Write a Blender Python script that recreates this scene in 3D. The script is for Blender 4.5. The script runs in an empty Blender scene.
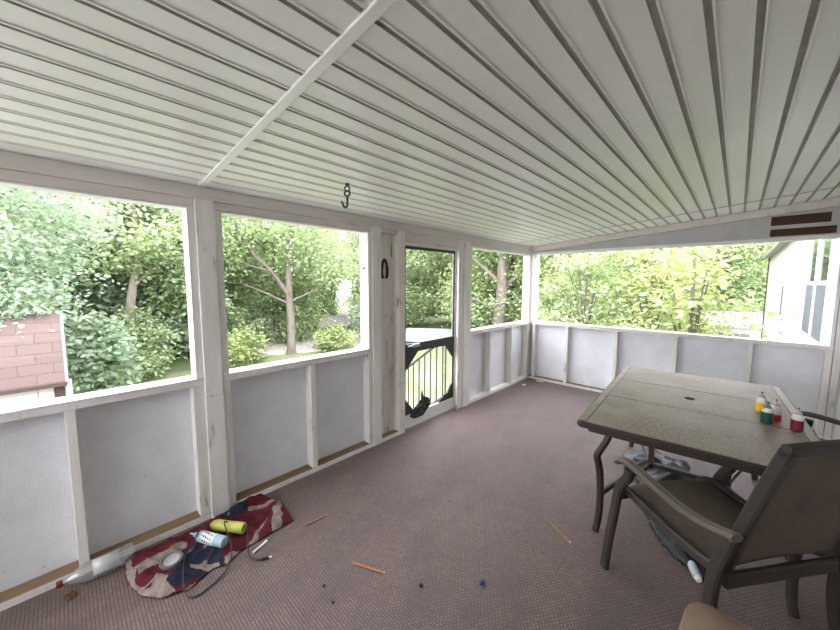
import bpy, bmesh, math, random
import numpy as np
from mathutils import Vector, Matrix
random.seed(7)
S = bpy.context.scene
C = S.collection
PI = math.pi

# ------------------------------------------------------------------ materials
def nd(nt, t, **kw):
    n = nt.nodes.new(t)
    for k, v in kw.items():
        if k in n.inputs: n.inputs[k].default_value = v
        else: setattr(n, k, v)
    return n

def mixc(nt, fac, a, b, mode='MIX'):
    m = nt.nodes.new('ShaderNodeMix'); m.data_type = 'RGBA'; m.blend_type = mode
    for i, v in ((0, fac), (6, a), (7, b)):
        if isinstance(v, bpy.types.NodeSocket): nt.links.new(v, m.inputs[i])
        elif i == 0: m.inputs[0].default_value = v
        else: m.inputs[i].default_value = (*v, 1)
    return m.outputs[2]

def ramp(nt, sock, lo, hi):
    r = nd(nt, 'ShaderNodeMapRange'); r.inputs[1].default_value = lo; r.inputs[2].default_value = hi
    nt.links.new(sock, r.inputs[0]); return r.outputs[0]

def noise(nt, co, scale, detail=4, sc=(1, 1, 1), rough=.6):
    mp = nd(nt, 'ShaderNodeMapping'); mp.inputs['Scale'].default_value = sc
    nt.links.new(co, mp.inputs[0])
    n = nd(nt, 'ShaderNodeTexNoise', Scale=scale, Detail=detail, Roughness=rough)
    nt.links.new(mp.outputs[0], n.inputs['Vector']); return n.outputs['Fac']

def base(name, rough=.6, spec=.4, metal=0.):
    m = bpy.data.materials.new(name); m.use_nodes = True
    nt = m.node_tree; p = nt.nodes['Principled BSDF']
    p.inputs['Roughness'].default_value = rough; p.inputs['Specular IOR Level'].default_value = spec
    p.inputs['Metallic'].default_value = metal
    co = nd(nt, 'ShaderNodeTexCoord').outputs['Object']
    return m, nt, p, co

def pm(name, c1, c2=None, rough=.6, spec=.4, metal=0., scale=8, sc=(1, 1, 1), lo=.35, hi=.7, bump=0., bscale=60, spots=None, sscale=20, slo=.62, shi=.7):
    m, nt, p, co = base(name, rough, spec, metal)
    c2 = c2 or tuple(x * .85 for x in c1)
    col = mixc(nt, ramp(nt, noise(nt, co, scale, sc=sc), lo, hi), c1, c2)
    if spots:
        col = mixc(nt, ramp(nt, noise(nt, co, sscale, 6, sc=sc), slo, shi), col, spots)
    nt.links.new(col, p.inputs['Base Color'])
    if bump:
        b = nd(nt, 'ShaderNodeBump', Strength=bump, Distance=.01)
        nt.links.new(noise(nt, co, bscale, 3), b.inputs['Height']); nt.links.new(b.outputs[0], p.inputs['Normal'])
    return m

M = {}
M['sheet'] = pm('white_textured_sheet', (.79, .80, .835), (.70, .71, .74), .6, .3, scale=5, bump=.35, bscale=110, spots=(.42, .40, .38), sscale=34, slo=.68, shi=.76)
M['paint'] = pm('weathered_white_paint', (.80, .78, .755), (.68, .655, .62), .6, .3, scale=9, sc=(1, 1, .18), bump=.15, bscale=90, spots=(.36, .31, .26), sscale=22, slo=.60, shi=.74)
M['peel'] = pm('peeling_white_paint', (.80, .77, .73), (.66, .62, .57), .7, .25, scale=9, sc=(1, 1, .2), bump=.3, bscale=70, spots=(.22, .16, .12), sscale=18, slo=.6, shi=.68)
M['beam'] = pm('weathered_beam_paint', (.70, .66, .62), (.60, .56, .52), .6, .3, scale=8, sc=(1, .15, 1), bump=.15, bscale=80, spots=(.38, .32, .27), sscale=14, slo=.61, shi=.76)
M['clean'] = pm('clean_white_paint', (.76, .76, .76), (.69, .69, .69), .5, .4, scale=6, bump=.05)
M['gable'] = pm('shaded_gable_paint', (.50, .495, .49), (.43, .425, .42), .6, .3, scale=5, bump=.2, bscale=90)  # white paint greyed to carry the gable's shade
M['rawwood'] = pm('raw_brown_wood', (.25, .17, .11), (.15, .095, .06), .8, .2, scale=7, sc=(1, .15, 1), bump=.3)
M['stainwood'] = pm('dark_stained_board', (.075, .034, .016), (.04, .018, .009), .6, .3, scale=14, sc=(.12, 1, 1), bump=.2)
M['alu'] = pm('white_aluminium', (.83, .83, .80), (.78, .78, .75), .33, .5, scale=1.3, bump=.02, bscale=5)
M['seam'] = pm('dusty_shaded_seam_metal', (.45, .44, .41), (.36, .35, .325), .6, .3, scale=12)  # grey mixes seam dirt with painted-in groove shade
M['black'] = pm('black_painted_metal', (.025, .022, .02), (.035, .03, .027), .45, .5)
M['screen'] = pm('torn_dark_screen', (.075, .072, .072), (.03, .029, .029), .8, .2, scale=30, bump=.4)
M['iron'] = pm('black_iron', (.02, .02, .02), (.035, .03, .028), .5, .5, metal=.5)
M['rust'] = pm('rusty_iron', (.09, .05, .03), (.04, .025, .018), .75, .3, scale=30, metal=.3, bump=.4)
M['chrome'] = pm('grey_latch_metal', (.6, .6, .6), (.5, .5, .5), .3, .5, metal=.9)
M['bronze'] = pm('bronze_powder_coat', (.044, .035, .029), (.035, .028, .023), .45, .35, scale=20, bump=.05, bscale=200)
M['arm'] = pm('sheen_bronze_powder_coat', (.125, .10, .08), (.085, .068, .054), .45, .4, scale=12, sc=(3, 1, 1))  # lighter bronze, the armrest's sheen is put into the colour
M['tan'] = pm('tan_vinyl', (.24, .17, .12), (.20, .14, .10), .55, .35, scale=10, bump=.06, bscale=120)
M['red_liquid'] = pm('red_liquid', (.62, .03, .03), (.55, .02, .03), .3, .5)
M['maroon_liquid'] = pm('dark_red_liquid', (.20, .012, .03), (.16, .01, .02), .3, .5)
M['yellow_liquid'] = pm('yellow_liquid', (.85, .55, .01), (.8, .5, .01), .3, .5)
M['green_liquid'] = pm('dark_green_liquid', (.012, .075, .05), (.01, .06, .04), .3, .5)
M['milky'] = pm('milky_plastic', (.78, .74, .72), (.72, .68, .66), .35, .5)
M['greycap'] = pm('grey_cap_plastic', (.12, .112, .105), (.09, .085, .08), .4, .5)
M['cap'] = pm('pinkish_clear_cap', (.50, .42, .40), (.42, .35, .33), .35, .5)
M['green_cap'] = pm('green_tinted_cap', (.12, .20, .17), (.09, .16, .13), .35, .5)
M['yellowgreen'] = pm('yellow_green_plastic', (.48, .50, .08), (.36, .38, .08), .4, .5, scale=30)
M['paleblue'] = pm('pale_blue_plastic', (.33, .48, .54), (.28, .42, .48), .4, .5)
M['label'] = pm('white_paper_label', (.75, .76, .76), (.66, .67, .68), .6, .3)
M['ink'] = pm('dark_label_print', (.03, .03, .035), None, .6, .3)
M['redcap'] = pm('dark_red_cap', (.20, .02, .03), (.16, .015, .025), .5, .4)
M['cable'] = pm('black_cable', (.02, .02, .022), None, .5, .4)
M['stick'] = pm('orange_brown_wood', (.42, .20, .09), (.33, .14, .06), .6, .3, scale=20, sc=(.2, 1, 1))
M['white'] = pm('white_plastic', (.8, .78, .74), None, .5, .4)
M['bluebit'] = pm('blue_wrapper', (.02, .04, .16), (.01, .02, .08), .5, .4, scale=60)
M['darkbit'] = pm('dark_crumb', (.03, .025, .022), None, .8, .2)
M['dryleaf'] = pm('dry_brown_leaf', (.12, .06, .03), (.08, .04, .02), .8, .2)
M['bag'] = pm('dark_grey_plastic_sheet', (.033, .034, .039), (.016, .016, .018), .5, .3, scale=14)
M['bagpale'] = pm('pale_grey_plastic_sheet', (.13, .135, .15), (.06, .063, .07), .5, .3, scale=14)
M['palebottle'] = pm('pale_bottle_plastic', (.48, .54, .56), (.4, .46, .49), .35, .5)
M['fl_red'] = pm('flag_red_cloth', (.115, .016, .026), (.06, .010, .016), .85, .15, scale=22, bump=.3, bscale=300)
M['fl_white'] = pm('flag_dirty_white_cloth', (.30, .255, .22), (.16, .13, .11), .85, .15, scale=26, bump=.3, bscale=300)
M['fl_navy'] = pm('flag_navy_cloth', (.022, .025, .042), (.014, .015, .026), .85, .15, scale=22, bump=.3, bscale=300)
# outdoors
M['grass'] = pm('lawn_green', (.16, .195, .10), (.115, .145, .07), .9, .1, scale=3, spots=(.21, .205, .14), sscale=.8, slo=.5, shi=.7)
M['gravel'] = pm('pale_gravel', (.42, .395, .37), (.33, .305, .28), .95, .1, scale=6)
M['bark'] = pm('grey_bark', (.20, .17, .15), (.11, .09, .08), .9, .1, scale=10, sc=(1, 1, .25), bump=.6, bscale=25)
M['palebark'] = pm('pale_bark', (.34, .29, .25), (.20, .165, .14), .9, .1, scale=9, sc=(1, 1, .3), bump=.6, bscale=25)
M['shedwall'] = pm('shed_white_wall', (.5, .485, .47), (.44, .425, .41), .7, .2)
M['brown'] = pm('brown_trim_paint', (.055, .036, .032), (.042, .028, .025), .6, .3)
M['greytrim'] = pm('pale_grey_trim', (.14, .14, .14), None, .6, .3)
M['siding'] = pm('white_house_siding', (.62, .60, .60), (.56, .54, .54), .55, .35, scale=3)
M['roofgrey'] = pm('grey_roof_metal', (.32, .30, .29), (.26, .24, .23), .5, .4)
M['dullroof'] = pm('dull_grey_roof', (.15, .14, .135), None, .8, .1)
M['railgrey'] = pm('dark_grey_rail_paint', (.06, .06, .06), (.045, .045, .045), .5, .4)
M['palemetal'] = pm('pale_metal_roof', (.26, .30, .33), (.23, .27, .30), .5, .3)
M['greywall'] = pm('grey_building_wall', (.22, .205, .2), (.18, .17, .165), .8, .2)

def carpet():
    m, nt, p, co = base('mauve_ribbed_carpet', .66, .35)
    p.inputs['Sheen Weight'].default_value = .2; p.inputs['Sheen Roughness'].default_value = .4; p.inputs['Sheen Tint'].default_value = (1, .85, .83, 1)
    br = nd(nt, 'ShaderNodeTexBrick', Scale=1., **{'Mortar Size': .0026, 'Mortar Smooth': .6, 'Brick Width': .019, 'Row Height': .0135})
    br.inputs['Color1'].default_value = (1, 1, 1, 1); br.inputs['Color2'].default_value = (.78, .78, .78, 1); br.inputs['Mortar'].default_value = (.36, .34, .34, 1)
    nt.links.new(co, br.inputs['Vector'])
    c = mixc(nt, ramp(nt, noise(nt, co, 2.2, 5), .3, .72), (.178, .130, .115), (.110, .081, .072))
    c = mixc(nt, ramp(nt, noise(nt, co, 240, 2), .3, .75), c, (.235, .168, .155))
    c = mixc(nt, 1., c, br.outputs['Color'], 'MULTIPLY')
    # soiled streaks and the joints of the boards under the carpet
    c = mixc(nt, ramp(nt, noise(nt, co, 2.6, 6, sc=(1.6, .8, 1)), .47, .85), c, (.075, .058, .053))
    sx = nd(nt, 'ShaderNodeSeparateXYZ'); nt.links.new(co, sx.inputs[0])
    ma = nd(nt, 'ShaderNodeMath', operation='PINGPONG'); ma.inputs[1].default_value = .152
    nt.links.new(sx.outputs[0], ma.inputs[0])
    jm = nd(nt, 'ShaderNodeMapRange'); jm.inputs[1].default_value = .0; jm.inputs[2].default_value = .008; jm.inputs[3].default_value = .45; jm.inputs[4].default_value = 0
    nt.links.new(ma.outputs[0], jm.inputs[0])
    c = mixc(nt, jm.outputs[0], c, (.12, .085, .08))
    c = mixc(nt, ramp(nt, noise(nt, co, 95, 1), .74, .78), c, (.06, .045, .04))
    nt.links.new(c, p.inputs['Base Color'])
    b = nd(nt, 'ShaderNodeBump', Strength=.6, Distance=.004); nt.links.new(br.outputs['Color'], b.inputs['Height'])
    nt.links.new(b.outputs[0], p.inputs['Normal'])
    return m
M['carpet'] = carpet()

def mottled():
    m, nt, p, co = base('mottled_taupe_tabletop', .5, .22)
    c = mixc(nt, ramp(nt, noise(nt, co, 75, 3), .38, .62), (.33, .255, .22), (.17, .128, .107))
    c = mixc(nt, ramp(nt, noise(nt, co, 3, 4), .4, .7), c, (.31, .26, .225))
    nt.links.new(c, p.inputs['Base Color'])
    r = nd(nt, 'ShaderNodeMapRange'); r.inputs[3].default_value = .42; r.inputs[4].default_value = .65
    nt.links.new(noise(nt, co, 9, 4), r.inputs[0]); nt.links.new(r.outputs[0], p.inputs['Roughness'])
    return m
M['tabletop'] = mottled()
M['tableframe'] = pm('table_frame_bronze', (.26, .205, .175), (.20, .158, .135), .45, .3, scale=12)

def woven(name, a, b):
    m, nt, p, co = base(name, .7, .3)
    ck = nd(nt, 'ShaderNodeTexChecker', Scale=330.); nt.links.new(co, ck.inputs['Vector'])
    ck.inputs['Color1'].default_value = (*a, 1); ck.inputs['Color2'].default_value = (*b, 1)
    c = mixc(nt, ramp(nt, noise(nt, co, 160, 3), .35, .7), ck.outputs['Color'], tuple((x + y) / 2.3 for x, y in zip(a, b)))
    c = mixc(nt, ramp(nt, noise(nt, co, 6, 3), .45, .75), c, tuple(x * .8 for x in b))
    nt.links.new(c, p.inputs['Base Color']); return m
M['sling'] = woven('brown_sling_mesh', (.17, .134, .107), (.105, .082, .066))

def shingle():
    m, nt, p, co = base('red_brown_shingles', .9, .1)
    mp = nd(nt, 'ShaderNodeMapping'); mp.inputs['Rotation'].default_value = (0, PI / 2, PI / 2)
    mp2 = nd(nt, 'ShaderNodeVectorMath'); 
    sx = nd(nt, 'ShaderNodeSeparateXYZ'); nt.links.new(co, sx.inputs[0])
    cb = nd(nt, 'ShaderNodeCombineXYZ'); nt.links.new(sx.outputs[1], cb.inputs[0]); nt.links.new(sx.outputs[2], cb.inputs[1])
    br = nd(nt, 'ShaderNodeTexBrick', Scale=1., **{'Mortar Size': .006, 'Brick Width': .30, 'Row Height': .122})
    br.inputs['Color1'].default_value = (.118, .088, .08, 1); br.inputs['Color2'].default_value = (.095, .069, .063, 1); br.inputs['Mortar'].default_value = (.07, .04, .036, 1)
    nt.links.new(cb.outputs[0], br.inputs['Vector'])
    c = mixc(nt, ramp(nt, noise(nt, co, 60, 3), .35, .7), br.outputs['Color'], (.105, .078, .071))
    nt.links.new(c, p.inputs['Base Color']); return m
M['shingle'] = shingle()

def leafmat(name, a, b, tr):
    m, nt, p, co = base(name, .55, .2)
    g = nd(nt, 'ShaderNodeNewGeometry')
    c = mixc(nt, g.outputs['Random Per Island'], a, b)
    nt.links.new(c, p.inputs['Base Color'])
    t = nd(nt, 'ShaderNodeBsdfTranslucent')
    tc = mixc(nt, 1., c, tr, 'MULTIPLY'); nt.links.new(tc, t.inputs['Color'])
    mx = nd(nt, 'ShaderNodeMixShader'); mx.inputs[0].default_value = .38
    nt.links.new(p.outputs[0], mx.inputs[1]); nt.links.new(t.outputs[0], mx.inputs[2])
    nt.links.new(mx.outputs[0], nt.nodes['Material Output'].inputs[0]); return m
M['leaf_green'] = leafmat('leaf_green', (.25, .33, .18), (.38, .45, .27), (1.2, 1.2, .9))
M['leaf_cool'] = leafmat('leaf_cool', (.22, .30, .21), (.34, .41, .31), (1.2, 1.2, 1.))
M['leaf_yellow'] = leafmat('leaf_yellow', (.27, .34, .155), (.39, .44, .22), (1.2, 1.15, .85))

def clearmat(name, tint=(.95, .97, .97), refl=.25):
    m = bpy.data.materials.new(name); m.use_nodes = True; nt = m.node_tree
    nt.nodes.remove(nt.nodes['Principled BSDF'])
    t = nd(nt, 'ShaderNodeBsdfTransparent'); t.inputs[0].default_value = (*tint, 1)
    g = nd(nt, 'ShaderNodeBsdfGlossy', Roughness=.08)
    lw = nd(nt, 'ShaderNodeLayerWeight', Blend=refl)
    mx = nd(nt, 'ShaderNodeMixShader'); nt.links.new(lw.outputs['Facing'], mx.inputs[0])
    nt.links.new(t.outputs[0], mx.inputs[1]); nt.links.new(g.outputs[0], mx.inputs[2])
    df = nd(nt, 'ShaderNodeBsdfDiffuse'); df.inputs[0].default_value = (.75, .77, .77, 1)
    m2 = nd(nt, 'ShaderNodeMixShader'); m2.inputs[0].default_value = .16
    nt.links.new(mx.outputs[0], m2.inputs[1]); nt.links.new(df.outputs[0], m2.inputs[2])
    nt.links.new(m2.outputs[0], nt.nodes['Material Output'].inputs[0]); return m
M['clear'] = clearmat('clear_bottle_plastic', (.93, .95, .95), .3)
M['cloudy'] = clearmat('cloudy_label_film', (.95, .95, .95), .3); M['cloudy'].node_tree.nodes['Mix Shader.001'].inputs[0].default_value = .5
def glassmat(name, c, r):
    m, nt, p, co = base(name, r, .6)
    p.inputs['Base Color'].default_value = (*c, 1); return m
M['pane'] = glassmat('dark_window_glass', (.04, .05, .05), .04)
M['insect'] = pm('grey_insect_screen', (.13, .14, .17), (.10, .11, .14), .6, .4, scale=3)

# ------------------------------------------------------------------ mesh builder
def catmull(pts, n=6):
    P = [Vector(p) for p in pts]; out = []
    Q = [2 * P[0] - P[1]] + P + [2 * P[-1] - P[-2]]
    for i in range(1, len(Q) - 2):
        a, b, c, d = Q[i - 1:i + 3]
        for k in range(n):
            t = k / n
            out.append(.5 * ((2 * b) + (c - a) * t + (2 * a - 5 * b + 4 * c - d) * t * t + (3 * b - a - 3 * c + d) * t ** 3))
    out.append(P[-1]); return out

class MB:
    def __init__(s): s.v = []; s.f = []; s.mi = []
    def add(s, v, f, mi=0):
        o = len(s.v); s.v += [tuple(p) for p in v]; s.f += [tuple(i + o for i in q) for q in f]; s.mi += [mi] * len(f); return s
    def box(s, x0, x1, y0, y1, z0, z1, mi=0, mat=None):
        v = [Vector((x, y, z)) for z in (z0, z1) for y in (y0, y1) for x in (x0, x1)]
        if mat: v = [mat @ p for p in v]
        return s.add(v, [(0, 2, 3, 1), (4, 5, 7, 6), (0, 1, 5, 4), (2, 6, 7, 3), (0, 4, 6, 2), (1, 3, 7, 5)], mi)
    def rings(s, R, cap=True, mi=0, closed=False):
        n = len(R[0]); v = [p for r in R for p in r]; f = []
        m = len(R)
        for i in range(m if closed else m - 1):
            j = (i + 1) % m
            for k in range(n):
                f.append((i * n + k, i * n + (k + 1) % n, j * n + (k + 1) % n, j * n + k))
        if cap and not closed: f += [tuple(range(n - 1, -1, -1)), tuple((m - 1) * n + k for k in range(n))]
        return s.add(v, f, mi)
    def tube(s, pts, r, seg=8, mi=0, cap=True):
        P = [Vector(p) for p in pts]; rr = r if isinstance(r, (list, tuple)) else [r] * len(P)
        R = []; t = (P[1] - P[0]).normalized(); up = Vector((0, 0, 1)) if abs(t.z) < .9 else Vector((1, 0, 0))
        n = (up - up.dot(t) * t).normalized()
        for i, p in enumerate(P):
            t = (P[min(i + 1, len(P) - 1)] - P[max(i - 1, 0)]).normalized()
            n = (n - n.dot(t) * t).normalized(); b = t.cross(n)
            R.append([p + rr[i] * (math.cos(a) * n + math.sin(a) * b) for a in (2 * PI * k / seg for k in range(seg))])
        return s.rings(R, cap, mi)
    def sweep(s, pts, w, h, side, mi=0, c=.25):
        # rectangular section with chamfered corners; w along 'side', h across
        P = [Vector(p) for p in pts]; sd = Vector(side).normalized(); R = []
        for i, p in enumerate(P):
            t = (P[min(i + 1, len(P) - 1)] - P[max(i - 1, 0)]).normalized()
            q = (sd - sd.dot(t) * t).normalized(); n = t.cross(q)
            ww = w[i] if isinstance(w, list) else w; hh = h[i] if isinstance(h, list) else h
            k = c * min(ww, hh)
            a, b = ww / 2, hh / 2
            R.append([p + q * x + n * y for x, y in ((a, -b + k), (a, b - k), (a - k, b), (-a + k, b), (-a, b - k), (-a, -b + k), (-a + k, -b), (a - k, -b))])
        return s.rings(R, True, mi)
    def lathe(s, prof, seg=20, mi=0, mat=None, cap=True):
        R = [[Vector((r * math.cos(2 * PI * k / seg), r * math.sin(2 * PI * k / seg), z)) for k in range(seg)] for r, z in prof]
        if mat: R = [[mat @ p for p in r] for r in R]
        return s.rings(R, cap, mi)
    def prism(s, poly, z0, z1, mi=0, mat=None):
        n = len(poly)
        v = [Vector((x, y, z0)) for x, y in poly] + [Vector((x, y, z1)) for x, y in poly]
        if mat: v = [mat @ p for p in v]
        return s.add(v, [tuple(range(n - 1, -1, -1)), tuple(range(n, 2 * n))] + [(i, (i + 1) % n, n + (i + 1) % n, n + i) for i in range(n)], mi)
    def build(s, name, mats, parent=None, smooth=False, bevel=0., loc=None):
        me = bpy.data.meshes.new(name); me.from_pydata(s.v, [], s.f)
        mats = mats if isinstance(mats, (list, tuple)) else [mats]
        for m in mats: me.materials.append(M[m] if isinstance(m, str) else m)
        me.polygons.foreach_set('material_index', s.mi)
        bm = bmesh.new(); bm.from_mesh(me); bmesh.ops.recalc_face_normals(bm, faces=bm.faces); bm.to_mesh(me); bm.free()
        if smooth:
            me.polygons.foreach_set('use_smooth', [True] * len(me.polygons))
            try: me.set_sharp_from_angle(angle=math.radians(40))
            except Exception: pass
        o = bpy.data.objects.new(name, me); C.objects.link(o)
        if parent: o.parent = parent
        if loc: o.location = loc
        if bevel:
            b = o.modifiers.new('bevel', 'BEVEL'); b.width = bevel; b.segments = 2; b.limit_method = 'ANGLE'
        return o

def bx(name, mat, b, parent=None, bevel=.003):
    return MB().box(*b).build(name, mat, parent, bevel=bevel)

def tag(o, label, cat, group=None, kind=None):
    o['label'] = label; o['category'] = cat
    if group: o['group'] = group
    if kind: o['kind'] = kind
    return o
def struct(o, label, cat):
    return tag(o, label, cat, kind='structure')
def empty(name, loc=(0, 0, 0), rz=0., label=None, cat=None, group=None, kind=None):
    o = bpy.data.objects.new(name, None); C.objects.link(o); o.location = loc; o.rotation_euler = (0, 0, rz)
    o.empty_display_size = .1
    if label: tag(o, label, cat, group, kind)
    return o
def copy_tree(o, parent=None):
    c = o.copy(); C.objects.link(c); c.parent = parent
    for ch in list(o.children): copy_tree(ch, c)
    return c

# ------------------------------------------------------------------ room shell
L = 5.01; Y0 = -2.0; XR = 3.1
def cz(x): return 2.068 + .0835 * x

struct(bx('floor', 'carpet', (-.12, XR, Y0 - .1, L + .12, -.16, 0), bevel=0), 'mauve brown ribbed carpet over the porch floor boards', 'floor')

# ceiling: aluminium pans with a raised seam every 10.7 cm
def pan_section(y0, y1):
    p = .107; x = .107 - p; prof = [(-.10, .0)]
    while x < XR + .02:
        for dx, dz in ((-.024, 0), (-.0225, .0075), (-.0065, .0075), (-.0045, -.0045), (.0015, -.0045), (.003, 0)):
            if -.1 < x + dx < XR: prof.append((x + dx, dz))
        x += p
    prof.append((XR, 0))
    mb = MB(); n = len(prof)
    v = [(x, y, cz(x) + z) for y in (y0, y1) for x, z in prof] + [(-.1, y0, cz(-.1) + .12), (XR, y0, cz(XR) + .12), (-.1, y1, cz(-.1) + .12), (XR, y1, cz(XR) + .12)]
    f = [(i, i + 1, n + i + 1, n + i) for i in range(n - 1)]
    a = 2 * n
    f += [(a, a + 1, a + 3, a + 2), (0, n, a + 2, a), (n - 1, a + 1, a + 3, 2 * n - 1), tuple(range(n)) + (a + 1, a), tuple(range(2 * n - 1, n - 1, -1)) + (a + 2, a + 3)]
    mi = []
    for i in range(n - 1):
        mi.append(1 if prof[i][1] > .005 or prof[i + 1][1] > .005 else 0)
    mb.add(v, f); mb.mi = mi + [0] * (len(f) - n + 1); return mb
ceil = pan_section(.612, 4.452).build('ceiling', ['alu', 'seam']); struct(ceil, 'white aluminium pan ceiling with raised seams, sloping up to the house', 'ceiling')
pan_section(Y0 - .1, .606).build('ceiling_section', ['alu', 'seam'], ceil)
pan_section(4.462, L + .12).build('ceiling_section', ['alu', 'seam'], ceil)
MB().add([(x, y, cz(x) + d) for d in (.1, .16) for y in (Y0 - .12, L + .14) for x in (-.14, XR)], [(0, 2, 3, 1), (4, 5, 7, 6), (0, 1, 5, 4), (2, 6, 7, 3), (0, 4, 6, 2), (1, 3, 7, 5)]).build('light_block_slab', 'roofgrey', ceil)  # unseen slab added to stop sky light leaking through the pan gaps
def slopebar(name, mat, x0, x1, y0, y1, d0, d1, parent=None, bevel=.003):
    v = [(x, y, cz(x) + d) for d in (d0, d1) for y in (y0, y1) for x in (x0, x1)]
    return MB().add(v, [(0, 2, 3, 1), (4, 5, 7, 6), (0, 1, 5, 4), (2, 6, 7, 3), (0, 4, 6, 2), (1, 3, 7, 5)]).build(name, mat, parent, bevel=bevel)
struct(slopebar('trim_1', 'alu', .005, XR - .01, .580, .618, -.010, .002), 'white batten strip across the ceiling seams', 'ceiling trim')

struct(slopebar('trim_2', 'seam', .005, XR - .01, 4.453, 4.461, -.0055, .004, bevel=0), 'dark joint line across the ceiling pans near the end wall', 'ceiling trim')  # dark strip stands in for the shaded gap between pan sections
# left wall ---------------------------------------------------------------
wl = MB().box(-.105, -.09, Y0, 1.87, .0, .9).box(-.105, -.09, 3.2, L, .0, .9).build('wall_left', 'sheet')
struct(wl, 'white knee wall of textured sheets between studs on the left', 'wall')
bx('recessed_panel', 'peel', (-.075, -.06, 1.96, 2.19, .04, 1.95), wl, bevel=0)
def plate(y0, y1):
    mb = MB().box(-.09, 0, y0, y1, 0, .036).box(-.088, -.003, y0, y1, .036, .0385, 1 if y0 < 3 else 0)
    mb.build('bottom_plate', ['paint', 'rawwood'], wl)
plate(Y0, 2.27); plate(3.13, L)
for y0, y1 in ((-1.79, -1.75), (-1.19, -1.15), (-.71, -.65), (-.038, .002), (.496, .557), (.656, .703), (1.262, 1.305), (1.825, 1.87), (3.35, 3.40), (3.85, 3.89), (4.43, 4.47), (4.935, 4.975)):
    bx('stud', 'paint', (-.09, -.001, y0, y1, .038, .870), wl)
for y0, y1 in ((Y0, -.66), (-.54, .557), (.656, 1.87), (3.35, L)):
    bx('sill_rail', 'paint', (-.09, .002, y0, y1, .870, .907), wl)
    bx('sill_board', 'clean', (-.115, .006, y0 + .01, y1 - .01, .907, .917), wl, bevel=.001)
# posts: full height boards
bx('post', 'paint', (-.09, .013, .557, .656, .795, 1.9865), wl)
bx('post', 'paint', (-.09, .0145, .556, .657, 0, .7925), wl)
bx('post', 'paint', (-.09, .013, -.65, -.55, 0, 1.9865), wl)
bx('post', 'paint', (-.09, .008, 1.87, 1.968, 0, 1.9865), wl)
bx('post', 'peel', (-.09, .004, 2.185, 2.268, .0, 1.9865), wl)
bx('post', 'paint', (-.09, .002, 3.13, 3.235, 0, 1.9865), wl)
bx('post', 'paint', (-.09, .016, 3.235, 3.345, 0, 1.9865), wl)
bx('corner_post', 'paint', (-.09, -.003, 4.972, L + .09, 0, 1.9865), wl)
bx('header', 'beam', (-.09, .0, Y0, L + .08, 1.987, 2.061), wl)
for y0, y1 in ((Y0, .557), (.656, 1.87), (3.345, L)):
    bx('header_trim', 'beam', (-.09, -.004, y0, y1, 1.94, 1.986), wl)
bx('header_trim', 'beam', (-.09, -.012, 1.968, 2.185, 1.952, 1.986), wl)
bx('header_trim', 'beam', (-.09, -.004, 2.268, 3.13, 1.90, 1.986), wl)

# window openings with their white liners
def opening(name, y0, y1, label):
    w = MB()
    z0, z1 = .918, 1.94; t = .022
    w.box(-.115, -.004, y0 - t, y0, z0, z1 - .003).box(-.115, -.004, y1, y1 + t, z0, z1 - .003).box(-.115, -.012, y0, y1, z1 - .012, z1 - .002)
    o = w.build(name, 'clean', bevel=.002); struct(o, label, 'window'); return o
opening('window_1', -.525, .517, 'open porch window nearest the camera, looking over the shingled shed roof')
opening('window_2', .699, 1.825, 'open porch window between the two posts, looking at a slim tree trunk')
opening('window_3', 3.40, 4.945, 'open porch window between the screen door and the far corner')
opening('window_5', -1.95, -.715, 'open porch window behind the camera')
for y0, y1 in ((.5165, .5565), (.6565, .698), (1.827, 1.869)):
    bx('jamb_stud', 'paint', (-.002, .001, y0, y1, .919, 1.938), wl, bevel=.0005)

# end wall -----------------------------------------------------------------
wf = MB().box(-.09, XR, L + .09, L + .105, 0, .9).build('wall_far', 'sheet')
struct(wf, 'white end wall with knee panels, studs and sloping gable', 'wall')
MB().box(.0, XR, L, L + .09, 0, .036).box(0, XR, L + .003, L + .088, .036, .0385, 1).build('bottom_plate', ['paint', 'rawwood'], wf)
for x0, x1 in ((.045, .085), (.545, .585), (1.185, 1.225), (1.822, 1.862), (2.462, 2.502), (3.0, 3.045)):
    bx('stud', 'paint', (x0, x1, L + .001, L + .09, .038, .870), wf)
bx('post', 'paint', (3.05, 3.098, L - .01, L + .09, 0, 2.25), wf)
bx('sill_rail', 'paint', (.005, 3.05, L - .002, L + .09, .870, .907), wf)
bx('sill_board', 'clean', (.012, 3.045, L - .006, L + .115, .907, .917), wf, bevel=.001)
bx('header', 'clean', (.0, 3.05, L - .008, L + .09, 1.935, 1.972), wf)
# gable sheet built round the two openings that show bare boards
gx0, gx1, gx2 = 2.545, 2.945, 2.985
def gp(x0, x1, za, zb=None):
    # sheet piece from height za up to zb or to the ceiling
    t0 = zb if zb else cz(x0) - .004; t1 = zb if zb else cz(x1) - .004
    v = [(x0, y, za) for y in (L + .03, L + .045)] + [(x1, y, za) for y in (L + .03, L + .045)] + [(x0, y, t0) for y in (L + .03, L + .045)] + [(x1, y, t1) for y in (L + .03, L + .045)]
    return v, [(0, 2, 6, 4), (1, 5, 7, 3), (0, 1, 3, 2), (4, 6, 7, 5), (0, 4, 5, 1), (2, 3, 7, 6)]
g = MB()
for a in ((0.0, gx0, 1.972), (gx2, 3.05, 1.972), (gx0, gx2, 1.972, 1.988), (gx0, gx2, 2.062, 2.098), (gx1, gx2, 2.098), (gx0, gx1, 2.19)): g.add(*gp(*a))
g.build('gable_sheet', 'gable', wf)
bx('bare_board', 'stainwood', (gx0 - .03, gx2 + .03, L + .046, L + .075, 1.975, 2.075), wf)
bx('bare_board', 'stainwood', (gx0 - .03, gx2 + .03, L + .046, L + .075, 2.085, 2.20), wf)
slopebar('rake_trim', 'beam', .004, 3.06, L - .012, L + .03, -.082, -.004, wf)
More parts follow.
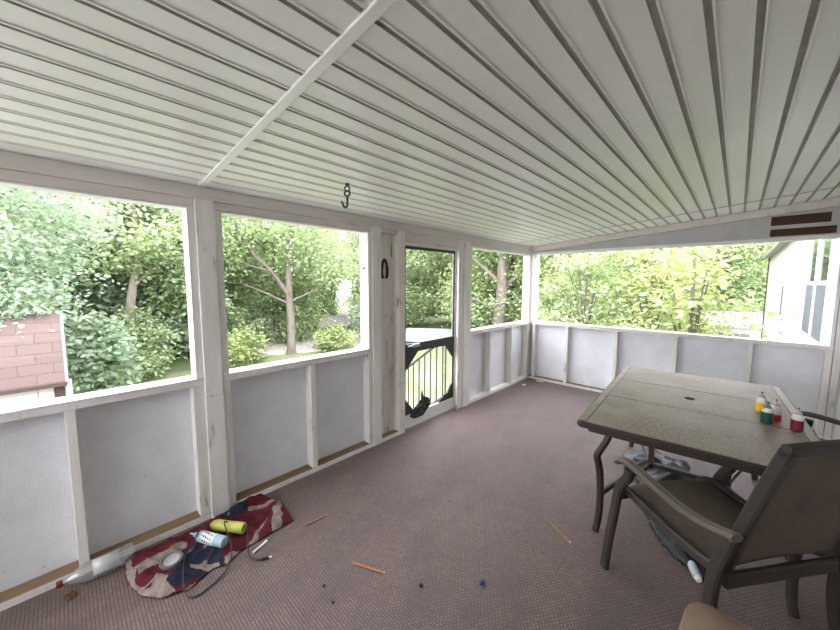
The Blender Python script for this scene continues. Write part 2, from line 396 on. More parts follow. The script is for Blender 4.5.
w4 = MB().box(.048, .07, L - .002, L + .115, .918, 1.934).box(3.02, 3.045, L - .002, L + .115, .918, 1.934)
struct(w4.build('window_4', 'clean', bevel=.002), 'long open porch window across the end wall', 'window')

# unseen back wall, half-open shape chosen to light the room --------------------------------------------
wb = MB().box(0, XR, Y0 - .1, Y0, 0, .9).box(0, XR, Y0 - .1, Y0, 1.98, 2.06).box(1.45, XR, Y0 - .1, Y0, .9, 1.98).build('wall_back', 'sheet')
struct(wb, 'unseen white back wall with an opening shaped to let light into the porch', 'wall')

# house wall on the right ----------------------------------------------------
mb = MB(); y = Y0 - 4.
while y < 17.4:
    y1 = min(y + .203, 17.5)
    mb.box(XR, XR + .1, y + .006, y1, -1.0, 2.62); y = y1
mb.box(XR + .006, XR + .09, Y0 - 4, 17.5, -1.0, 2.62)
wr = mb.build('wall_right', 'siding'); struct(wr, 'white grooved siding wall of the house running past the porch', 'wall')
bx('corner_trim', 'brown', (XR - .03, XR + .1, 17.44, 17.53, -1.0, 2.6), wr)
bx('skirting', 'greywall', (XR + .01, XR + .1, Y0 - 4, 17.5, -1.25, -1.0), wr)
MB().add([(2.95, y, 2.44) for y in (5.3, 17.8)] + [(3.12, y, 2.44) for y in (5.3, 17.8)] + [(2.95, y, 2.53) for y in (5.3, 17.8)] + [(3.6, y, 2.82) for y in (5.3, 17.8)] + [(3.6, y, 2.44) for y in (5.3, 17.8)],
         [(0, 1, 3, 2), (2, 3, 9, 8), (0, 4, 5, 1), (4, 6, 7, 5), (0, 2, 8, 6, 4), (1, 5, 7, 9, 3), (6, 8, 9, 7)]).build('eave', 'roofgrey', wr)
def house_window(name, y0, y1, z0, z1, n, label):
    w = MB(); x0, x1 = XR - .035, XR + .005
    w.box(x0, x1, y0, y1, z0 - .05, z0).box(x0, x1, y0, y1, z1, z1 + .05)
    for k in range(n + 1):
        yc = y0 + (y1 - y0) * k / n; w.box(x0, x1, yc - .045, yc + .045, z0, z1)
    zm = (z0 + z1) / 2 + .03
    w.box(x0 + .006, x1, y0, y1, zm - .025, zm + .025)
    o = w.build(name, 'clean', bevel=.003); struct(o, label, 'window')
    for k in range(n):
        a = y0 + (y1 - y0) * k / n; b = y0 + (y1 - y0) * (k + 1) / n
        bx('pane', 'pane', (XR - .012, XR + .004, a + .04, b - .04, zm, z1), o, 0)
        bx('insect_screen', 'insect', (XR - .02, XR + .004, a + .04, b - .04, z0, zm), o, 0)
house_window('window_6', 5.86, 7.64, .82, 2.16, 2, 'double house window with grey screens, seen through the end opening')
house_window('window_7', 10.75, 11.5, .80, 2.13, 1, 'narrow house window farther along the white siding')

# ------------------------------------------------------------------ screen door
dr = MB()
y0, y1 = 2.272, 3.126
dr.box(-.058, -.03, y0, y0 + .03, .02, 1.895).box(-.058, -.03, y1 - .022, y1, .02, 1.895).box(-.058, -.03, y0 + .03, y1 - .022, 1.865, 1.895)
dr = dr.build('door_1', 'clean', bevel=.002); struct(dr, 'white screen door with black mid rail, corner braces and torn screen', 'door')
bx('bottom_rail', 'clean', (-.06, -.028, y0 + .03, y1 - .022, .015, .15), dr)
b = MB(); a0, a1 = y0 + .03, y1 - .022
b.box(-.05, -.036, a0, a0 + .014, .15, 1.865).box(-.05, -.036, a1 - .02, a1, .15, 1.865).box(-.05, -.036, a0, a1, 1.835, 1.865)
b.build('screen_frame', 'black', dr)
mr_ = bx('mid_rail', 'black', (-.056, -.03, a0, a1, .795, .885), dr)
def tri(pts, x0=-.052, x1=-.034):
    n = len(pts); mb = MB()
    mb.add([(x, y, z) for x in (x0, x1) for y, z in pts], [tuple(range(n)), tuple(range(2 * n - 1, n - 1, -1))] + [(i, (i + 1) % n, n + (i + 1) % n, n + i) for i in range(n)])
    return mb
tri([(a0, .80), (a0, .60), (a0 + .20, .80)]).build('corner_brace', 'black', dr)
tri([(a1, .80), (a1, .62), (a1 - .16, .80)]).build('corner_brace', 'black', dr)
tri([(a0, .15), (a0, .33), (a0 + .15, .15)]).build('corner_brace', 'black', dr)
tri([(a1, .15), (a1, .34), (a1 - .06, .30), (a1 - .10, .23), (a1 - .16, .22), (a1 - .26, .16), (a1 - .28, .15)]).build('torn_screen', 'screen', dr)
def torn():
    ol = [(2.36, .13), (2.40, .20), (2.47, .235), (2.515, .275), (2.52, .35), (2.555, .37), (2.57, .30), (2.625, .275), (2.66, .255), (2.675, .22), (2.655, .19), (2.62, .14), (2.55, .10), (2.46, .09), (2.40, .10)]
    mb = MB(); rnd = random.Random(3)
    n = len(ol); cy, czz = 2.54, .2
    ring = [(-.032 + rnd.uniform(0, .035), y, z) for y, z in ol]
    mid = [(-.012 + rnd.uniform(-.02, .03), cy + (y - cy) * .55, czz + (z - czz) * .55) for y, z in ol]
    v = ring + mid + [(.01, cy, czz)]
    f = [(i, (i + 1) % n, n + (i + 1) % n, n + i) for i in range(n)] + [(n + i, n + (i + 1) % n, 2 * n) for i in range(n)]
    o = mb.add(v, f).build('torn_screen', 'screen', dr)
    s = o.modifiers.new('t', 'SOLIDIFY'); s.thickness = .004
torn()
h = MB().box(-.03, -.016, 2.33, 2.50, .855, .872).box(-.03, -.012, 2.40, 2.50, .848, .880)
h.build('latch', 'chrome', mr_, bevel=.003)

# ------------------------------------------------------------------ small things on the walls
hk = MB()
hx, hy = .533, 1.254; ht = cz(hx)
def torus(mb, c, R, r, axis, n=18, m=6):
    Rg = []
    for i in range(n):
        a = 2 * PI * i / n
        rad = Vector((math.cos(a), 0, math.sin(a))) if axis == 'y' else (Vector((0, math.cos(a), math.sin(a))) if axis == 'x' else Vector((math.cos(a), math.sin(a), 0)))
        ax = {'x': Vector((1, 0, 0)), 'y': Vector((0, 1, 0)), 'z': Vector((0, 0, 1))}[axis]
        Rg.append([Vector(c) + rad * R + r * (math.cos(t) * rad + math.sin(t) * ax) for t in (2 * PI * k / m for k in range(m))])
    return mb.rings(Rg, False, 0, True)
he = empty('ceiling_hook', (hx, hy, ht), PI / 4, 'black iron chain links and open hook hanging from the ceiling', 'hook'); he.scale = (1.3,) * 3
MB().lathe([(.012, .004), (.012, -.004), (.004, -.006), (.004, -.012)], 12).build('hook_plate', 'iron', he, True)
m1 = MB(); torus(m1, (0, 0, -.022), .0115, .0035, 'y'); m1.build('chain_link', 'iron', he, True)
m1 = MB(); torus(m1, (0, 0, -.045), .0125, .004, 'y'); m1.build('chain_link', 'iron', he, True)
pts = [(0, 0, -.056), (0, 0, -.08), (0, 0, -.098)] + [(-.010 + .010 * math.cos(a), 0, -.098 - .012 * math.sin(a)) for a in [PI * k / 8 for k in range(1, 8)]] + [(-.022, 0, -.092), (-.027, 0, -.082)]
MB().tube(pts, .005, 8).build('open_hook', 'iron', he, True)

hs = MB()
path = [(0, -.020, -.082), (0, -.032, -.045), (0, -.030, .02), (0, -.018, .065), (0, 0, .09), (0, .018, .065), (0, .030, .02), (0, .032, -.045), (0, .020, -.082)]
hs.sweep(catmull(path, 5), .024, .012, (0, 1, 0) if False else (0, 0.001, 1), c=.2) if False else hs.tube(catmull(path, 5), .0125, 6)
o = hs.build('horseshoe', 'rust', smooth=True, loc=(-.048, 2.055, 1.625)); tag(o, 'rusty pointed horseshoe hung on the narrow panel left of the screen door', 'horseshoe')
o = MB().tube(catmull([(-.025, .004, .005), (-.015, -.008, -.010), (.008, -.012, -.006), (.022, -.011, .014)], 4), .0055, 6).build('cup_hook', 'iron', smooth=True, loc=(-.05, 1.824, 1.63))
tag(o, 'small dark hook screwed into the right jamb of the middle window', 'hook')

# ------------------------------------------------------------------ dining table
T = empty('dining_table', (2.175, 2.853, 0), math.radians(3.7), 'taupe metal patio table with mottled slab top and curved bronze legs', 'table')
W2, H2 = .515, .8435
def rrect(hx, hy, r, n=5):
    out = []
    for cx, cy, a0 in ((hx - r, hy - r, 0), (-hx + r, hy - r, PI / 2), (-hx + r, -hy + r, PI), (hx - r, -hy + r, 3 * PI / 2)):
        for k in range(n + 1):
            a = a0 + PI / 2 * k / n; out.append((cx + r * math.cos(a), cy + r * math.sin(a)))
    return out
fr = MB(); P0 = rrect(W2 - .010, H2 - .012, .03); P1 = rrect(W2, H2, .036); P2 = rrect(W2 - .004, H2 - .004, .034); PI_ = rrect(W2 - .03, H2 - .035, .02)
def ring(p, z): return [Vector((x, y, z)) for x, y in p]
fr.rings([ring(P0, .7165), ring(P1, .707), ring(P1, .695), ring(P2, .682), ring(PI_, .682)], False)
n_ = len(P0); fr.add(ring(P0, .7165), [tuple(range(n_))])
fr.build('frame', 'bronze', T, True)
for sx in (-1, 1):
    bx('end_strip', 'tableframe', tuple(sorted((sx * (W2 - .052), sx * (W2 - .012)))) + (-H2 + .02, H2 - .02, .712, .7205), T, .0015)
xs = W2 - .056
for a, b_ in ((-H2 + .014, -.238), (-.230, .277), (.285, H2 - .014)):
    bx('tabletop_panel', 'tabletop', (-xs, xs, a, b_, .710, .7205), T, .002)
m1 = MB(); torus(m1, (-.0175, .04, .7212), .026, .003, 'z'); m1.lathe([(.025, .7205), (.025, .7212)], 18, mat=Matrix.Translation((-.0175, .04, 0))); m1.build('umbrella_hole', 'darkbit', T)
ap = MB()
for sy in (-1, 1): ap.box(-W2 + .07, W2 - .07, sy * (H2 - .06) - .012, sy * (H2 - .06) + .012, .65, .684)
for sx in (-1, 1): ap.box(sx * (W2 - .07) - .012, sx * (W2 - .07) + .012, -H2 + .05, H2 - .05, .65, .684)
ap.build('apron', 'bronze', T, bevel=.003)
def tleg(sx, sy):
    o = Vector((sx, sy, 0)).normalized(); f = Vector((sx * .41, sy * .695, 0))
    path = [f + o * d + Vector((0, 0, z)) for d, z in ((-.065, .685), (-.062, .63), (-.04, .57), (-.002, .51), (.014, .475), (.0, .42), (-.012, .34), (-.02, .2), (-.015, .08), (0, 0))]
    side = Vector((-o.y, o.x, 0))
    return MB().sweep(catmull(path, 4), .034, .042, side, c=.35)
for sx in (-1, 1):
    for sy in (-1, 1): tleg(sx, sy).build('leg', 'bronze', T, True)
st = MB(); px = .205
for sx in (-1, 1):
    for sy in (-1, 1):
        st.sweep(catmull([(sx * .395, sy * .672, .235), (sx * .33, sy * .42, .225), (sx * .245, sy * .16, .205), (sx * px, 0, .2)], 5), .022, .03, (1, 0, 0))
st.sweep([(-px, 0, .2), (px, 0, .2)], .024, .034, (0, 1, 0))
st.build('stretcher', 'bronze', T, True)
for sx in (-1, 1): bx('post', 'bronze', (sx * px - .017, sx * px + .017, -.015, .015, .18, .70), T)

# ------------------------------------------------------------------ patio chairs
def make_chair(loc, rz, label, cat, group=None):
    t = empty('patio_chair', loc, rz, label, cat, group)
    X, XI = .292, .247
    def yz(b, z, x): return Vector((x, .3 - b, z))
    for s in (-1, 1):
        x = s * X
        fl = catmull([yz(b, z, x) for b, z in ((.02, 0), (.04, .18), (.065, .34), (.078, .43), (.088, .48), (.115, .535), (.14, .575), (.145, .612))], 4)
        MB().sweep(fl, .032, .045, (1, 0, 0)).build('leg', 'bronze', t, True)
        rl = catmull([yz(b, z, x) for b, z in ((.60, .628), (.585, .57), (.565, .49), (.553, .38), (.555, .25), (.575, .12), (.61, 0))], 4)
        MB().sweep(rl, .03, .045, (1, 0, 0)).build('leg', 'bronze', t, True)
        ar = catmull([yz(b, z, x) for b, z in ((.072, .612), (.085, .63), (.125, .642), (.19, .638), (.28, .622), (.38, .608), (.46, .606), (.54, .618), (.62, .64))], 4)
        a = MB().sweep(ar, .05, .024, (1, 0, 0), c=.4)
        for dx in (-.013, 0, .013):
            a.sweep([p + Vector((dx, 0, .0125)) for p in ar[3:]], .006, .004, (1, 0, 0))
        a.build('armrest', 'arm', t, True)
    prof = [(.035, .415), (.035, .437), (.055, .458), (.095, .468), (.17, .460), (.28, .444), (.40, .436), (.49, .437), (.545, .46), (.572, .53), (.600, .655), (.648, .82), (.700, .985)]
    bf = MB()
    for s in (-1, 1):
        p = catmull([yz(b, z, s * XI) for b, z in prof], 5)
        bf.sweep(p, .03, .042, (1, 0, 0))
    bf.sweep([yz(.701, .99, x) for x in (-XI - .015, -.15, 0, .15, XI + .015)], .045, .028, (0, -.3, .95))
    bf.sweep([yz(.563, .425, x) for x in (-XI, XI)], .026, .058, (0, 1, 0))
    bf.sweep([yz(.06, .425, x) for x in (-X, X)], .026, .036, (0, 1, 0))
    for s in (-1, 1): bf.sweep([yz(.59, .58, s * X), yz(.59, .58, s * XI)], .03, .03, (0, 1, 0))
    bf.build('seat_frame', 'bronze', t, True)
    def sling(name, pr, sag, off):
        pp = catmull([yz(b, z, 0) for b, z in pr], 4); N = 12; v = []
        for i, p in enumerate(pp):
            tg = (pp[min(i + 1, len(pp) - 1)] - pp[max(i - 1, 0)]).normalized(); nn = Vector((0, -tg.z, tg.y)) if False else Vector((0, tg.z, -tg.y))
            for k in range(N + 1):
                u = -1 + 2 * k / N; q = p + Vector((u * (XI - .004), 0, 0)) + nn * (-sag * (1 - u * u) + off); v.append(q)
        f = [(i * (N + 1) + k, i * (N + 1) + k + 1, (i + 1) * (N + 1) + k + 1, (i + 1) * (N + 1) + k) for i in range(len(pp) - 1) for k in range(N)]
        o = MB().add(v, f).build(name, 'sling', t, True)
        sd = o.modifiers.new('t', 'SOLIDIFY'); sd.thickness = .005; sd.offset = 0
    sling('seat', prof[1:9], -.012, .0)
    sling('backrest', [(.562, .475), (.580, .55), (.600, .655), (.626, .745), (.648, .82), (.676, .905), (.699, .978)], -.012, .0)
    return t
rz1 = math.atan2(.79, .613)
dv = Vector((-math.sin(rz1), math.cos(rz1), 0)); sv = Vector((dv.y, -dv.x, 0))
Ob = Vector((1.93, 1.92, 0)).dot(dv)
ch = make_chair(sv * 2.962 + dv * (Ob - .3), rz1, 'brown sling patio chair in the foreground, its back to the camera, at the table corner', 'chair')
c2 = copy_tree(ch); c2.location = (2.90, 3.05, 0); c2.rotation_euler = (0, 0, PI / 2)
c2['label'] = 'brown patio chair right of the table, only its armrest in view behind the bottles'

# tan stool whose corner shows at the bottom edge
stl = empty('padded_stool', (2.487, 1.186, 0), math.radians(-4), 'tan padded stool seat with rounded corner at the bottom of the picture', 'stool')
cu = MB(); hw = .205
cu.rings([ring(rrect(hw - .02, hw - .02, .05), .385), ring(rrect(hw, hw, .06), .395), ring(rrect(hw + .004, hw + .004, .062), .425), ring(rrect(hw - .004, hw - .004, .06), .445), ring(rrect(hw - .03, hw - .03, .05), .455), ring(rrect(hw - .09, hw - .09, .04), .460)])
cu.build('cushion', 'tan', stl, True)
for sx in (-1, 1):
    for sy in (-1, 1): MB().tube([(sx * .15, sy * .15, .39), (sx * .165, sy * .165, 0)], [.016, .012], 8).build('leg', 'bronze', stl, True)

# ------------------------------------------------------------------ bottles on the table
def squeeze(loc, liq, fill, label, cap='cap'):
    t = empty('squeeze_bottle', loc, 0, label, 'bottle')
    r = .0255
    MB().lathe([(r * .85, 0), (r, .004), (r, fill)], 24).build('liquid', liq, t, True)
    MB().lathe([(r, fill), (r, .070), (r * .95, .076), (r * .62, .088), (r * .52, .091), (r * .52, .097)], 24).build('bottle_shoulder', 'milky', t, True)
    cp_ = MB().lathe([(r * .60, .090), (r * .56, .100), (.0045, .106), (.003, .118), (.002, .119)], 20).build('nozzle_cap', cap, t, True)
    MB().lathe([(.004, .1185), (.004, .124), (.002, .125)], 10).build('nozzle_tip', 'darkbit', cp_, True)
zt = .7205
squeeze((2.497, 2.905, zt), 'yellow_liquid', .056, 'clear squeeze bottle of yellow liquid, the one farthest to the left on the table')
squeeze((2.55, 2.765, zt), 'red_liquid', .040, 'squeeze bottle of bright red liquid half hidden behind the green bottle')
squeeze((2.512, 2.672, zt), 'green_liquid', .068, 'squeeze bottle of dark green liquid in front of the bright red one', 'green_cap')
squeeze((2.625, 2.655, zt), 'maroon_liquid', .060, 'squeeze bottle of dark red liquid nearest the table edge on the right')

# ------------------------------------------------------------------ heaps of cloth and plastic
def inpoly(X, Y, poly):
    c = np.zeros(X.shape, bool); n = len(poly)
    for i in range(n):
        x0, y0 = poly[i]; x1, y1 = poly[(i + 1) % n]
        if y0 == y1: continue
        k = ((y0 > Y) != (y1 > Y)) & (X < (x1 - x0) * (Y - y0) / (y1 - y0) + x0); c ^= k
    return c
def edgedist(X, Y, poly):
    d = np.full(X.shape, 9.)
    for i in range(len(poly)):
        a = np.array(poly[i]); b = np.array(poly[(i + 1) % len(poly)]); ab = b - a
        t = np.clip(((X - a[0]) * ab[0] + (Y - a[1]) * ab[1]) / (ab @ ab + 1e-9), 0, 1)
        d = np.minimum(d, np.hypot(X - a[0] - t * ab[0], Y - a[1] - t * ab[1]))
    return d
def folds(X, Y, seed, sc, n=7):
    r = np.random.RandomState(seed); h = np.zeros(X.shape)
    wx = .35 / sc * np.sin(X * sc * .7 + 1.3) ; wy = .35 / sc * np.sin(Y * sc * .8 + .4)
    for i in range(n):
        a = r.uniform(0, PI); f = sc * r.uniform(.6, 1.9)
        h += (1 - np.abs(np.sin((np.cos(a) * (X + wy) + np.sin(a) * (Y + wx)) * f + r.uniform(0, 6)))) ** 2 / f
    return h / h.max()
def heap(name, poly, res, hfun, cfun, mats):
    P = np.array(poly); x0, y0 = P.min(0); x1, y1 = P.max(0)
    nx, ny = int((x1 - x0) / res) + 2, int((y1 - y0) / res) + 2
    X, Y = np.meshgrid(x0 + res * np.arange(nx), y0 + res * np.arange(ny), indexing='ij')
    ed = edgedist(X, Y, poly); ins = inpoly(X, Y, poly)
    Z = hfun(X, Y, ed)
    idx = {}; v = []; f = []; mi = []
    cm = cfun(X + res / 2, Y + res / 2)
    cell = ins[:-1, :-1] & ins[1:, :-1] & ins[1:, 1:] & ins[:-1, 1:]
    for i, j in zip(*np.nonzero(cell)):
        q = []
        for a, b_ in ((i, j), (i + 1, j), (i + 1, j + 1), (i, j + 1)):
            if (a, b_) not in idx: idx[(a, b_)] = len(v); v.append((X[a, b_], Y[a, b_], Z[a, b_]))
            q.append(idx[(a, b_)])
        f.append(tuple(q)); mi.append(int(cm[i, j]))
    mb = MB(); mb.v = v; mb.f = f; mb.mi = mi
    o = mb.build(name, mats, smooth=True)
    me = o.data
    s = o.modifiers.new('t', 'SOLIDIFY'); s.thickness = .004; s.offset = -1
    return o
FO = [(0.045,0.129),(0.243,0.121),(0.373,0.155),(0.461,0.217),(0.501,0.328),(0.447,0.437),(0.472,0.506),(0.431,0.579),(0.420,0.702),(0.410,0.902),(0.155,0.934),(0.026,0.862),(0.022,0.755),(0.025,0.625),(0.033,0.457),(0.040,0.398),(0.040,0.277),(0.042,0.165)]
white = [[(0.039,0.129),(0.225,0.119),(0.366,0.148),(0.461,0.217),(0.477,0.269),(0.369,0.256),(0.293,0.232),(0.333,0.183),(0.322,0.150),(0.153,0.158)],
         [(0.161,0.157),(0.162,0.393),(0.223,0.361),(0.246,0.171)], [(0.364,0.358),(0.448,0.474),(0.491,0.471),(0.386,0.354)],
         [(0.483,0.260),(0.491,0.462),(0.521,0.458),(0.510,0.271)], [(0.282,0.819),(0.129,0.939),(0.403,0.835),(0.448,0.751)],
         [(0.107,0.730),(0.172,0.906),(0.196,0.829),(0.147,0.716)], [(0.428,0.500),(0.428,0.606),(0.292,0.789),(0.438,0.656),(0.482,0.498)]]
navy = [[(0.407,0.254),(0.215,0.354),(0.270,0.475),(0.335,0.517),(0.470,0.477),(0.471,0.378),(0.458,0.264)],
        [(0.045,0.579),(0.002,0.787),(0.111,0.735),(0.174,0.665),(0.126,0.594)]]
fred = [(0.343,0.178),(0.329,0.218),(0.374,0.200)]
def star(cx, cy, r, a0):
    return [(cx + (r if k % 2 == 0 else r * .42) * math.cos(a0 + k * PI / 5), cy + (r if k % 2 == 0 else r * .42) * math.sin(a0 + k * PI / 5)) for k in range(10)]
stars = [star(.31, .452, .024, .2), star(.062, .672, .022, .7), star(.275, .385, .02, .5), star(.10, .62, .016, .1), (star(.40, .42, .018, .9))]
def fcol(X, Y):
    X = X + .006 * np.sin(Y * 61 + 2 * np.sin(X * 37)); Y = Y + .006 * np.sin(X * 53 + 2 * np.sin(Y * 41))
    m = np.zeros(X.shape, int)
    for p in white[:2] + white[3:]: m[inpoly(X, Y, p)] = 1
    for p in navy: m[inpoly(X, Y, p)] = 2
    m[inpoly(X, Y, white[2])] = 1; m[inpoly(X, Y, white[3])] = 1
    m[inpoly(X, Y, fred)] = 0
    for p in stars: m[inpoly(X, Y, p)] = 1
    return m
def fh(X, Y, ed):
    e = np.clip(ed / .05, 0, 1)
    wall = np.clip((.11 - X) / .09, 0, 1) * np.clip((Y - .5) / .15, 0, 1) * .045
    return .008 + e * (.012 + .06 * folds(X, Y, 5, 15)) + wall * e
o = heap('flag', FO, .0045, fh, fcol, ['fl_red', 'fl_white', 'fl_navy'])
tag(o, 'crumpled dirty red, white and navy flag with stars lying against the left wall', 'flag')

BO = [(1.74, 3.10), (1.70, 3.28), (1.80, 3.46), (1.98, 3.50), (2.16, 3.44), (2.20, 3.05), (2.16, 2.80), (2.20, 2.5), (2.30, 2.24), (2.27, 2.15), (2.17, 2.20), (2.06, 2.36), (1.97, 2.56), (1.93, 2.72), (1.90, 2.85)]
def bh(X, Y, ed):
    e = np.clip(ed / .07, 0, 1) ** .7
    return .008 + e * (.035 + .10 * folds(X, Y, 11, 9))
def bc(X, Y):
    m = np.zeros(X.shape, int)
    m[(folds(X, Y, 4, 7) > .58) & (Y > 2.75)] = 1
    m[inpoly(X, Y, [(1.70, 3.05), (1.68, 3.3), (1.84, 3.25), (1.82, 3.05)])] = 1
    return m
o = heap('plastic_tarp', BO, .011, bh, bc, ['bag', 'bagpale'])
tag(o, 'crumpled dark grey plastic tarp heaped on the carpet under the table', 'tarp')

def lying(name, p0, p1, z, prof_parts, label, cat='bottle'):
    a, b_ = Vector((*p0, z)), Vector((*p1, z)); d = (b_ - a).normalized()
    t = empty(name, (a.x, a.y, 0), 0, label, cat)
    rot = Vector((0, 0, 1)).rotation_difference(d).to_matrix().to_4x4()
    mat = Matrix.Translation((0, 0, z)) @ rot
    for nm, m, prof in prof_parts:
        MB().lathe(prof, 22, mat=mat).build(nm, m, t, True)
    return t, mat
# pale blue bottle: nozzle at p0
t, mt = lying('glue_bottle', (.165, .405), (.385, .520), .072, [
    ('nozzle', 'paleblue', [(.003, 0), (.006, .03), (.012, .038), (.013, .055)]),
    ('bottle_body', 'paleblue', [(.013, .055), (.026, .07), (.029, .085), (.029, .236), (.026, .244), (.018, .246)]),
    ('label', 'label', [(.0295, .095), (.0295, .185)])], 'pale blue bottle with white printed label lying on the flag')
ink = MB()
for k in range(5):
    for q in range(9):
        ang = q * 2 * PI / 9 + .1 * k; zc_ = .105 + k * .016
        c_ = Vector((.0298 * math.cos(ang), .0298 * math.sin(ang), zc_)); tg = Vector((-math.sin(ang), math.cos(ang), 0))
        rd = c_.copy(); rd.z = 0; rd.normalize()
        w_, h_ = .0045, .010 if k in (1, 2) else .006
        ink.add([mt @ (c_ + tg * sx * w_ + Vector((0, 0, 1)) * sz * h_ * .5 + rd * e) for e in (0, .0006) for sx, sz in ((-1, -1), (1, -1), (1, 1), (-1, 1))],
                [(0, 1, 2, 3), (4, 5, 6, 7), (0, 1, 5, 4), (1, 2, 6, 5), (2, 3, 7, 6), (3, 0, 4, 7)])
ink.build('label_print', 'ink', t)
lying('spray_bottle', (.176, .51), (.352, .632), .075, [
    ('bottle_neck', 'yellowgreen', [(.012, 0), (.016, .006), (.022, .012)]),
    ('bottle_body', 'yellowgreen', [(.022, .012), (.0285, .03), (.0295, .05), (.0285, .10), (.0295, .16), (.0295, .204), (.026, .212), (.016, .212), (.014, .204)])],
    'yellow green plastic bottle lying on the flag by the wall')
# clear drink bottle with red cap by the wall
t, mt = lying('drink_bottle', (.066, -.118), (.058, .170), .048, [
    ('cap', 'redcap', [(.0145, 0), (.015, .002), (.015, .02), (.0135, .022)]),
    ('bottle_body', 'clear', [(.0125, .02), (.0125, .035), (.020, .045), (.036, .075), (.0445, .100), (.0465, .12), (.0465, .235), (.043, .243), (.0465, .251), (.0465, .275), (.042, .285), (.022, .288)])],
    'clear plastic drink bottle with dark red cap lying beside the flag')
lb = MB(); R_ = []; mi3 = mt.to_3x3().inverted() @ Vector((.75, -.1, .65)); A0 = math.atan2(mi3.y, mi3.x)
for k in range(13):
    a = A0 + (k - 6) * PI * .05
    R_.append([mt @ Vector((.0471 * math.cos(a), .0471 * math.sin(a), zz)) for zz in (.125, .228)])
lb.add([p for r in R_ for p in r], [(2 * i, 2 * i + 1, 2 * i + 3, 2 * i + 2) for i in range(12)])
o = lb.build('label', 'cloudy', t, True); sd = o.modifiers.new('t', 'SOLIDIFY'); sd.thickness = .0006
lying('lotion_bottle', (2.262, 2.20), (2.302, 2.09), .022, [
    ('bottle_body', 'palebottle', [(.012, 0), (.018, .005), (.021, .015), (.021, .088), (.018, .098)]),
    ('cap', 'white', [(.014, .098), (.014, .114), (.011, .116)])], 'pale blue white bottle lying at the near end of the tarp, by the chair leg')

# round lid
t = empty('jar_lid', (.322, .290, .078), 0, 'round grey metal lid with clear centre lying on the flag', 'lid')
t.rotation_euler = (.1, .12, 0)
m1 = MB(); torus(m1, (0, 0, 0), .043, .009, 'z', 24, 8); m1.build('rim', 'greycap', t, True)
MB().lathe([(.040, -.004), (.040, .002), (.02, .004)], 24).build('lid_centre', 'chrome', t, True)
# cables
c1 = [(0.155,0.480,.09),(0.232,0.436,.11),(0.275,0.388,.075),(0.335,0.344,.07),(0.456,0.310,.05),(0.531,0.307,.012),(0.566,0.339,.008),(0.558,0.391,.008),(0.536,0.450,.01),(0.501,0.502,.02),(0.440,0.536,.06),(0.359,0.546,.08),(0.267,0.553,.115)]
c1b = [(0.267,0.553,.115),(.285,.60,.075),(0.305,0.654,.07),(0.427,0.622,.05),(0.498,0.602,.012),(0.547,0.620,.008),(0.578,0.650,.008)]
o = MB().tube(catmull(c1 + c1b[1:], 6), .0038, 6).build('charging_cable', 'cable', smooth=True); tag(o, 'black cable looped over the flag and onto the carpet', 'cable')
plg = MB().tube([(.570, .642, .0085), (.585, .672, .0085)], [.008, .007], 8).build('plug', 'cable', o, True)
MB().tube([(.584, .670, .0085), (.592, .686, .0085)], [.005, .005], 8).build('plug_tip', 'white', plg, True)
# sticks
def stick(a, b_, r, mat, name, label, cat, group=None, z=None):
    z = z or r
    A, B = Vector((*a, z)), Vector((*b_, z)); mid = (A + B) / 2
    o = MB().tube([A - mid, (A - mid) * .3 + Vector((.002, .002, 0)), B - mid], r, 8).build(name, mat, smooth=True, loc=mid)
    tag(o, label, cat, group)
    d = (B - A).normalized()
    MB().tube([B - mid - d * .001, B - mid + d * .002], r * .9, 8).build('cut_end', 'white', o)
    return o
stick((.499, .935), (.513, 1.073), .0045, 'stick', 'wooden_stick', 'short orange brown stick on the carpet just right of the flag', 'stick')
stick((.945, .969), (1.113, 1.043), .0055, 'stick', 'wooden_stick', 'orange brown stick lying alone in the middle of the carpet', 'stick')
stick((1.550, 2.013), (1.735, 1.925), .004, 'stick', 'wooden_stick', 'thin pale brown stick on the carpet in front of the near table leg', 'stick')
stick((.455, .715), (.488, .628), .007, 'white', 'marker_pen', 'short white tube with pinkish end lying beside the flag', 'pen')
def scrap(name, mat, loc, size, seed, label, cat, flat=.5):
    r = random.Random(seed); bm = bmesh.new(); bmesh.ops.create_icosphere(bm, subdivisions=2, radius=1)
    for v in bm.verts: v.co *= r.uniform(.6, 1.15)
    me = bpy.data.meshes.new(name)
    for v in bm.verts: v.co = Vector((v.co.x * size[0], v.co.y * size[1], (v.co.z + .8) * size[2])); v.co.z = max(v.co.z, 0)
    bm.to_mesh(me); bm.free(); me.materials.append(M[mat])
    o = bpy.data.objects.new(name, me); C.objects.link(o); o.location = loc; tag(o, label, cat); return o
scrap('crumpled_wrapper', 'bluebit', (1.513, 1.343, 0), (.014, .018, .012), 1, 'tiny crumpled blue wrapper on the carpet', 'wrapper')
scrap('dirt_clump', 'darkbit', (1.299, 1.124, 0), (.012, .014, .006), 2, 'small dark clump on the carpet left of the blue wrapper', 'dirt')
scrap('dirt_clump', 'darkbit', (.955, .789, 0), (.009, .008, .006), 3, 'tiny dark crumb on the carpet in front of the lone stick, left of its pair', 'dirt')
scrap('dirt_clump', 'darkbit', (1.061, .773, 0), (.007, .008, .005), 4, 'tiny dark crumb on the carpet near the bottom edge of the picture', 'dirt')
scrap('dry_leaf', 'dryleaf', (.125, -.075, 0), (.03, .022, .008), 5, 'curled dry brown leaf under the neck of the drink bottle', 'leaf')
scrap('paper_scrap', 'white', (.13, 4.60, 0), (.02, .06, .006), 6, 'white scrap lying on the carpet by the far left corner', 'scrap')
scrap('paint_chip', 'white', (.22, 4.93, 0), (.07, .02, .008), 8, 'long pale flake at the foot of the end wall by the corner', 'flake')

